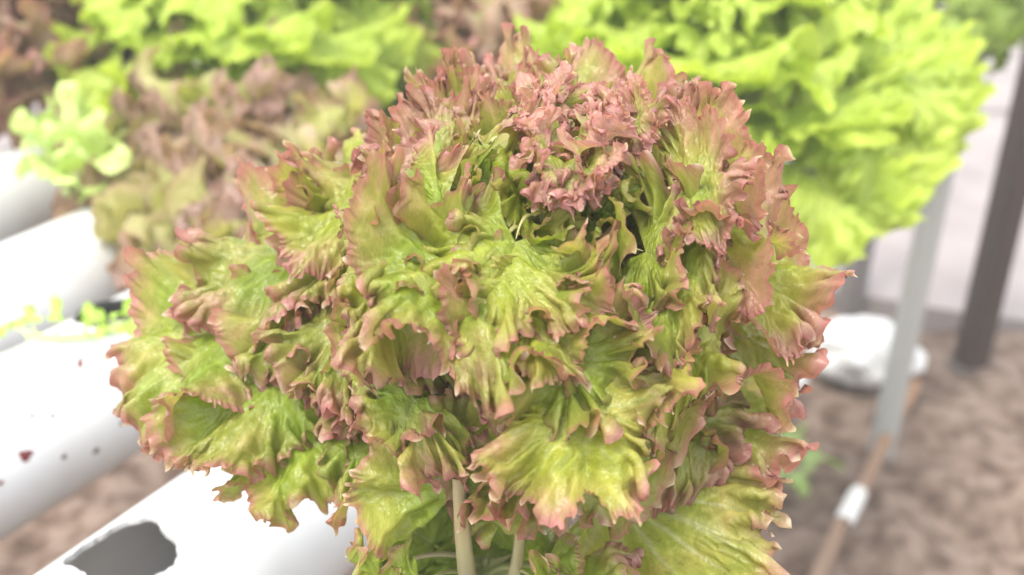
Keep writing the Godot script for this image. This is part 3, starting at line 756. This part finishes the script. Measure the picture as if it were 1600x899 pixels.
func build_ground() -> void:
	var soil := plain("pale dry soil", Color(1, 1, 1), 0.95)
	soil.metallic_specular = 0.2
	triplanar(soil, noise_tex(0.014, [[0.0, 0.36, 0.47, 0.56, 0.7, 1.0], [Color(0.24, 0.19, 0.165), Color(0.345, 0.28, 0.245), Color(0.42, 0.355, 0.315), Color(0.465, 0.4, 0.36), Color(0.495, 0.43, 0.39), Color(0.53, 0.465, 0.425)]], 1024, 6, 4), 1.7, noise_tex(0.03, [[0.0, 1.0], [Color.BLACK, Color.WHITE]], 512, 5, 6), 0.7)
	var P := PackedVector3Array()
	# the yard: fine lumpy grid in view, reaching on flat to the horizon
	var xs := []
	var zs := []
	for i in 141:
		xs.append(-1.6 + i * 0.022)
	for i in 150:
		zs.append(-0.4 - i * 0.02)
	xs.push_front(-3.0); xs.push_front(-60.0); xs.append(3.0); xs.append(60.0)
	zs.push_front(0.6); zs.push_front(60.0); zs.append(-5.0); zs.append(-60.0)
	for z in zs:
		for x in xs:
			var h := 0.0
			if absf(x) < 1.7 and z < -0.3 and z > -3.5:
				h = 0.016 * nz.get_noise_2d(x * 500.0, z * 500.0) + 0.006 * nz.get_noise_2d(x * 1600.0 + 50.0, z * 1600.0) + 0.004 * nz.get_noise_2d(x * 4500.0, z * 4500.0 + 30.0)
			P.append(Vector3(x, h - 0.01, z))
	setting("soil_ground", grid_mesh(P, PackedColorArray(), PackedVector2Array(), zs.size(), xs.size()), soil)
	# pale concrete floor beyond the bed, in two pours with a joint
	var conc := plain("concrete", Color(1, 1, 1), 0.85)
	triplanar(conc, noise_tex(0.008, [[0.0, 0.4, 0.6, 1.0], [Color(0.45, 0.42, 0.42), Color(0.5, 0.467, 0.467), Color(0.52, 0.487, 0.487), Color(0.55, 0.515, 0.515)]], 512, 5, 11), 1.2)
	M.conc = conc
	var slab := CSGPolygon3D.new()
	slab.name = "concrete_path"
	slab.polygon = PackedVector2Array([Vector2(-12, 1.78), Vector2(0.3, 1.8), Vector2(0.62, 1.66), Vector2(0.9, 1.56), Vector2(14, 1.2), Vector2(14, 2.6), Vector2(-12, 2.6)])
	slab.depth = 0.12
	slab.rotation_degrees.x = -90
	slab.position.y = 0.022
	slab.material = conc
	slab.set_meta("kind", "structure")
	add_child(slab)
	var slab2 := CSGPolygon3D.new()
	slab2.name = "concrete_floor"
	slab2.polygon = PackedVector2Array([Vector2(-12, 2.615), Vector2(14, 2.615), Vector2(14, 30), Vector2(-12, 30)])
	slab2.depth = 0.12
	slab2.rotation_degrees.x = -90
	slab2.position.y = 0.026
	slab2.material = conc
	slab2.set_meta("kind", "structure")
	add_child(slab2)

func build_bed() -> void:
	pipe("white pipe under the front lettuce, mostly hidden by its leaves", 0.20, -0.15, 0.40, [[0.344, 0.024, 0.05, 0.0]], true)
	var p1 := pipe("white pipe with an empty ragged round hole, nearest the lower left corner", 0.37, 0.21, 0.43, [[0.304, 0.0222, 0.11, 0.0]], true)
	var film := PackedVector3Array()
	for i in 2:
		for j in 17:
			var a := lerpf(-1.0, 1.0, j / 16.0)
			film.append(Vector3(sin(a) * (PIPE_R - 0.0034), -cos(a) * (PIPE_R - 0.0034), 0.0 + i * 0.2))
	part("silt_film", grid_mesh(film, PackedColorArray(), PackedVector2Array(), 2, 17), triplanar(plain("brown grey silt", Color(1, 1, 1), 0.6), noise_tex(0.02, [[0.0, 0.5, 1.0], [Color(0.62, 0.56, 0.52), Color(0.8, 0.76, 0.73), Color(0.86, 0.83, 0.8)]], 256, 4, 31), 5.0), p1)
	var clip := PackedVector3Array([Vector3(0.0, 0, 0), Vector3(0.002, 0.004, 0.001), Vector3(0.001, 0.009, 0.001)])
	part("rubber_scrap", tube(clip, PackedFloat32Array([0.0015, 0.003, 0.0012]), 7, Color.BLACK, Color.BLACK), M.black, p1, Transform3D(Basis(), Vector3(0.012, -PIPE_R + 0.006, 0.108)))
	var p2 := pipe("white pipe with red paint spots and brown specks on its side", 0.545, -0.1, 0.95, [[0.467, 0.021, 0.06, 0.0]], true)
	spot(p2, "paint_spot", 0.4629, -1.2176, 0.0044, 0.0032, M.paint, 0.20)
	spot(p2, "paint_spot", 0.5212, -0.5500, 0.0050, 0.0017, M.paint, -0.75)
	spot(p2, "speck", 0.4772, -0.8479, 0.0016, 0.0014, M.speck, 0.00)
	spot(p2, "speck", 0.4873, -0.9674, 0.0016, 0.0014, M.speck, 0.00)
	spot(p2, "speck", 0.5256, -1.5056, 0.0018, 0.0016, M.speck, 0.00)
	spot(p2, "speck", 0.5054, -1.6662, 0.0024, 0.0020, M.speck, 0.30)
	spot(p2, "speck", 0.4841, -1.4861, 0.0019, 0.0016, M.speck, 0.00)
	spot(p2, "paint_spot", 0.4444, -1.3525, 0.0018, 0.0014, M.paint, 0.00)
	pipe("white pipe half hidden behind the spotted pipe, under the red oak leaves", 0.675, -0.1, 0.95, [[0.60, 0.02, 0.05, 0.004]], true)
	pipe("farthest white pipe at the left edge, behind the pale young lettuce", 0.835, -0.1, 1.25, [], true)
	pipe("short white pipe end showing under the bright green lettuce at the right", 0.27, 0.62, 1.13, [], true)
	# net pot in the spotted pipe's hole
	var pot := thing("net_pot", "black net pot sunk in the hole of the spotted pipe", "pot", on_pipe(0.545, 0.467, PIPE_R - 0.034))
	var P := PackedVector3Array()
	for i in 5:
		var r := [0.013, 0.0165, 0.0195, 0.0198, 0.0188][i] as float
		for j in 25:
			var a := TAU * j / 24
			P.append(Vector3(cos(a) * r, [0.0, 0.02, 0.031, 0.0325, 0.03][i], sin(a) * r))
	part("wall", grid_mesh(P, PackedColorArray(), PackedVector2Array(), 5, 25, true), M.black, pot)
	var Q := PackedVector3Array()
	for i in 5:
		for j in 25:
			var a := TAU * j / 24
			var r := 0.0172 * i / 4.0
			Q.append(Vector3(cos(a) * r, 0.022 + 0.003 * nz.get_noise_2d(cos(a) * r * 40000.0, sin(a) * r * 40000.0), sin(a) * r))
	part("growing_sponge", grid_mesh(Q, PackedColorArray(), PackedVector2Array(), 5, 25, true), plain("dark growing sponge", Color(0.2, 0.17, 0.16), 0.95), pot)
	seedling()

func leaflet(parent: Node3D, b: Vector3, c: Vector3, t: Vector3, w: float, sd: float, green: Color, called := "leaf") -> void:
	add_leaf(parent, {"b": b, "c": c, "t": t, "w": w, "seed": sd, "na": 70, "nr": 9, "a1": 0.12, "a2": 0.03, "n1": 4.0, "n2": 9.0, "lobe": 0.35, "nl": 5.0, "tooth": 0.0, "f0": 0.5, "red0": 9.0, "edgew": 0.0,
		"green": green, "olive": green * 1.15, "tipc": green * 1.2, "ribc": Color(0.6, 0.72, 0.32), "curl": 0.8, "rib": 0.1}, M.seed_leaf, M.rib, called)

func seedling() -> void:
	var t := thing("lettuce_seedling", "small pale green lettuce seedling leaning along the spotted pipe", "seedling", on_pipe(0.545, 0.467, PIPE_R))
	var pale := Color(0.4, 0.58, 0.1)
	part("stem", tube(PackedVector3Array([Vector3(0.0000, -0.0080, 0.0000), Vector3(0.0212, 0.0059, 0.0294), Vector3(0.0029, 0.0026, 0.0364), Vector3(-0.0169, 0.0039, 0.0413), Vector3(-0.0348, 0.0049, 0.0409)]), PackedFloat32Array([0.0018, 0.0022, 0.0024, 0.0022, 0.0015]), 8, Color(0.5, 0.65, 0.25), Color(0.45, 0.66, 0.2)), M.rib, t)
	leaflet(t, Vector3(-0.0316, 0.0041, 0.0401), Vector3(-0.0423, 0.0125, 0.0362), Vector3(-0.0673, 0.0042, 0.0357), 0.0130, 61, pale)
	leaflet(t, Vector3(-0.0298, 0.0044, 0.0400), Vector3(-0.0301, 0.0152, 0.0416), Vector3(-0.0330, 0.0201, 0.0338), 0.0040, 62, pale)
	leaflet(t, Vector3(-0.0173, 0.0041, 0.0401), Vector3(-0.0159, 0.0152, 0.0416), Vector3(-0.0184, 0.0246, 0.0317), 0.0040, 63, pale)
	leaflet(t, Vector3(0.0029, 0.0036, 0.0360), Vector3(0.0045, 0.0130, 0.0371), Vector3(-0.0007, 0.0173, 0.0296), 0.0080, 64, pale)
	leaflet(t, Vector3(0.0137, 0.0058, 0.0349), Vector3(0.0254, 0.0174, 0.0461), Vector3(0.0363, 0.0297, 0.0348), 0.0080, 65, pale)
	leaflet(t, Vector3(0.0065, 0.0042, 0.0357), Vector3(0.0201, 0.0190, 0.0453), Vector3(0.0301, 0.0109, 0.0602), 0.0080, 66, pale)
	leaflet(t, Vector3(0.0173, 0.0068, 0.0345), Vector3(0.0374, 0.0260, 0.0476), Vector3(0.0444, 0.0196, 0.0505), 0.0080, 67, pale)

func build_frame_and_yard() -> void:
	var steel := plain("galvanised steel", Color(0.62, 0.62, 0.61), 0.6, 0.3)
	var dark := plain("dark painted steel", Color(0.2, 0.13, 0.115), 0.55, 0.0)
	triplanar(dark, noise_tex(0.02, [[0.0, 0.5, 0.7, 1.0], [Color(0.85, 0.85, 0.85), Color(1, 1, 1), Color(1.0, 0.85, 0.8), Color(1.0, 0.8, 0.7)]], 256, 5, 21), 6.0)
	var dark_post := thing("dark_post", "dark brown square steel post at the right edge of the picture", "post", Vector3(0.6218, -0.0100, -1.5320), "upright posts at the end of the bed")
	dark_post.rotation_degrees = Vector3(0, 20, -4)
	part("shaft", box_mesh(Vector3(0.037, 1.6, 0.037), 0.004), dark, dark_post)
	part("foot_sleeve", box_mesh(Vector3(0.044, 0.012, 0.044), 0.004), plain("grey concrete foot", Color(0.4, 0.37, 0.36), 0.8), dark_post)
	var galvanised_post := thing("galvanised_post", "pale galvanised steel post beside the white sack", "post", Vector3(0.4474, -0.0100, -1.3211), "upright posts at the end of the bed")
	galvanised_post.rotation_degrees = Vector3(0, 20, -4)
	part("shaft", box_mesh(Vector3(0.025, 0.475, 0.025), 0.004), steel, galvanised_post)
	var thin_post := thing("thin_post", "thin grey post behind the white sack, under the green lettuce", "post", Vector3(0.4966, -0.0100, -1.7005), "upright posts at the end of the bed")
	thin_post.rotation_degrees = Vector3(0, 20, -4)
	part("shaft", box_mesh(Vector3(0.032, 0.46, 0.032), 0.004), plain("weathered grey steel", Color(0.42, 0.4, 0.4), 0.6, 0.2), thin_post)
	var stick := thing("bamboo_stick", "brown stick with a white wrapped band lying on the soil", "stick", Vector3(0.5223, 0.0200, -1.4483))
	part("cane", tube(PackedVector3Array([Vector3(0.0000, 0.0000, 0.0030), Vector3(-0.0254, 0.0000, 0.0505), Vector3(-0.0583, 0.0000, 0.1047), Vector3(-0.0864, 0.0000, 0.1600), Vector3(-0.1101, 0.0000, 0.2072), Vector3(-0.1415, 0.0000, 0.2641), Vector3(-0.1723, 0.0000, 0.3162), Vector3(-0.1958, 0.0000, 0.3649), Vector3(-0.2246, 0.0000, 0.4230)]), PackedFloat32Array([0.0072, 0.008, 0.0078, 0.0084, 0.008, 0.0086, 0.0084, 0.0088, 0.0086]), 10, Color(0.21, 0.11, 0.055), Color(0.19, 0.12, 0.08)), M.vc, stick)
	part("white_wrap", tube(PackedVector3Array([Vector3(-0.1356, 0.0000, 0.2522), Vector3(-0.1435, 0.0000, 0.2669), Vector3(-0.1515, 0.0000, 0.2816), Vector3(-0.1594, 0.0000, 0.2963), Vector3(-0.1673, 0.0000, 0.3110)]), PackedFloat32Array([0.0095, 0.0108, 0.0102, 0.011, 0.0095]), 12, Color(0.55, 0.54, 0.52), Color(0.55, 0.54, 0.52)), M.vc, stick)
	var sack := thing("plastic_sack", "crumpled white plastic sack lying on the soil behind the galvanised post", "sack", Vector3(0.4630, 0.0000, -1.5050))
	part("bag", lump(Vector3(0.075, 0.045, 0.05), 3.0), plain("white sack plastic", Color(0.78, 0.78, 0.78), 0.4), sack)
	part("tied_neck", lump(Vector3(0.03, 0.02, 0.03), 7.0), plain("white sack neck", Color(0.78, 0.78, 0.78), 0.4), sack, Transform3D(Basis(), Vector3(0.05, 0.025, 0.03)))
	var sack2 := thing("plastic_sack", "white plastic sack glimpsed through gaps in the front lettuce", "sack", Vector3(0.2731, 0.0000, -1.4304))
	part("bag", lump(Vector3(0.1, 0.06, 0.07), 5.0), plain("white sack plastic far", Color(0.78, 0.78, 0.78), 0.4), sack2)
	var sack3 := thing("plastic_scrap", "scrap of white plastic on the soil below the front lettuce", "plastic scrap", Vector3(0.2070, 0.0000, -1.1880))
	part("sheet", lump(Vector3(0.075, 0.02, 0.03), 9.0), plain("white scrap plastic", Color(0.88, 0.88, 0.88), 0.4), sack3)
	var weed := thing("weed", "low bright green weed on the soil beside the lettuce", "weed", Vector3(0.3107, -0.0050, -1.2653))
	for i in 6:
		var az := i * 1.15 + 0.3
		var o := Vector3(sin(az), 0, cos(az))
		leaflet(weed, Vector3.ZERO, o * 0.03 + Vector3(0, 0.04, 0), o * 0.065 + Vector3(0, 0.02 + 0.008 * (i % 3), 0), 0.016, 80 + i, Color(0.27, 0.38, 0.1))

func build_back_lettuces() -> void:
	back_lettuce("frilly", "bright green frilly lettuce left of centre behind the red oak lettuce", Vector3(-0.2313, 0.5365, -1.0756), 1.40, 76, 0.30, "green_frilly_lettuce", 0.00)
	back_lettuce("frilly", "big bright green frilly lettuce just right of the front lettuce's crown", Vector3(0.1526, 0.5065, -0.9316), 1.50, 84, 1.10, "green_frilly_lettuce", 0.00)
	back_lettuce("frilly", "bright green frilly lettuce farthest right, above the galvanised post", Vector3(0.2482, 0.5165, -1.0627), 1.15, 70, 2.10, "green_frilly_lettuce", 0.00)
	back_lettuce("oak", "red oak-leaf lettuce at the left, hanging over the middle pipe", Vector3(-0.2217, 0.4715, -0.9327), 1.00, 60, 0.80, "red_oak_lettuce", 0.45)
	back_lettuce("oak", "red oak-leaf lettuce close behind the left leaves of the front lettuce", Vector3(-0.1528, 0.4665, -0.8224), 1.00, 52, 2.00, "red_oak_lettuce", 0.45)
	back_lettuce("bronze", "bronze and green lettuce in the upper left corner", Vector3(-0.4243, 0.5065, -1.0618), 1.10, 40, 0.20, "bronze_lettuce", 0.00)
	back_lettuce("bronze", "bronze lettuce top centre, directly behind the front lettuce's crown", Vector3(-0.0239, 0.4865, -1.1619), 1.30, 28, 1.70, "bronze_lettuce", 0.00)
	back_lettuce("deep", "green lettuce peeping between the left frilly lettuce and the crown", Vector3(-0.1133, 0.4865, -1.1619), 1.20, 26, 2.70, "green_lettuce", 0.00)
	back_lettuce("deep", "dark green lettuce in the upper right corner", Vector3(0.4849, 0.4865, -1.3316), 1.20, 26, 0.60, "green_lettuce", 0.00)
	back_lettuce("deep", "dark green lettuce at the top edge behind the left frilly lettuce", Vector3(-0.2098, 0.4865, -1.3884), 1.20, 24, 1.60, "green_lettuce", 0.00)
	var young := thing("young_lettuce", "pale young lettuce with a few loose leaves at the left edge", "lettuce", Vector3(-0.3241, 0.4985, -0.8758), "lettuces growing behind the front one")
	leaflet(young, Vector3.ZERO, Vector3(0.0066, 0.0297, -0.0139), Vector3(0.0126, 0.0650, -0.0413), 0.0260, 71, Color(0.58, 0.7, 0.26))
	leaflet(young, Vector3.ZERO, Vector3(-0.0121, 0.0339, -0.0158), Vector3(-0.0408, 0.0539, -0.0141), 0.0260, 72, Color(0.58, 0.7, 0.26))
	leaflet(young, Vector3.ZERO, Vector3(0.0206, 0.0297, -0.0139), Vector3(0.0446, 0.0455, -0.0102), 0.0300, 73, Color(0.58, 0.7, 0.26))
	leaflet(young, Vector3.ZERO, Vector3(0.0078, 0.0271, 0.0205), Vector3(0.0037, 0.0279, 0.0422), 0.0260, 74, Color(0.58, 0.7, 0.26))
	leaflet(young, Vector3.ZERO, Vector3(0.0180, 0.0279, 0.0091), Vector3(0.0381, 0.0386, 0.0261), 0.0240, 75, Color(0.58, 0.7, 0.26))
	leaflet(young, Vector3.ZERO, Vector3(0.0019, 0.0255, -0.0119), Vector3(-0.0181, 0.0550, -0.0587), 0.0240, 76, Color(0.58, 0.7, 0.26))
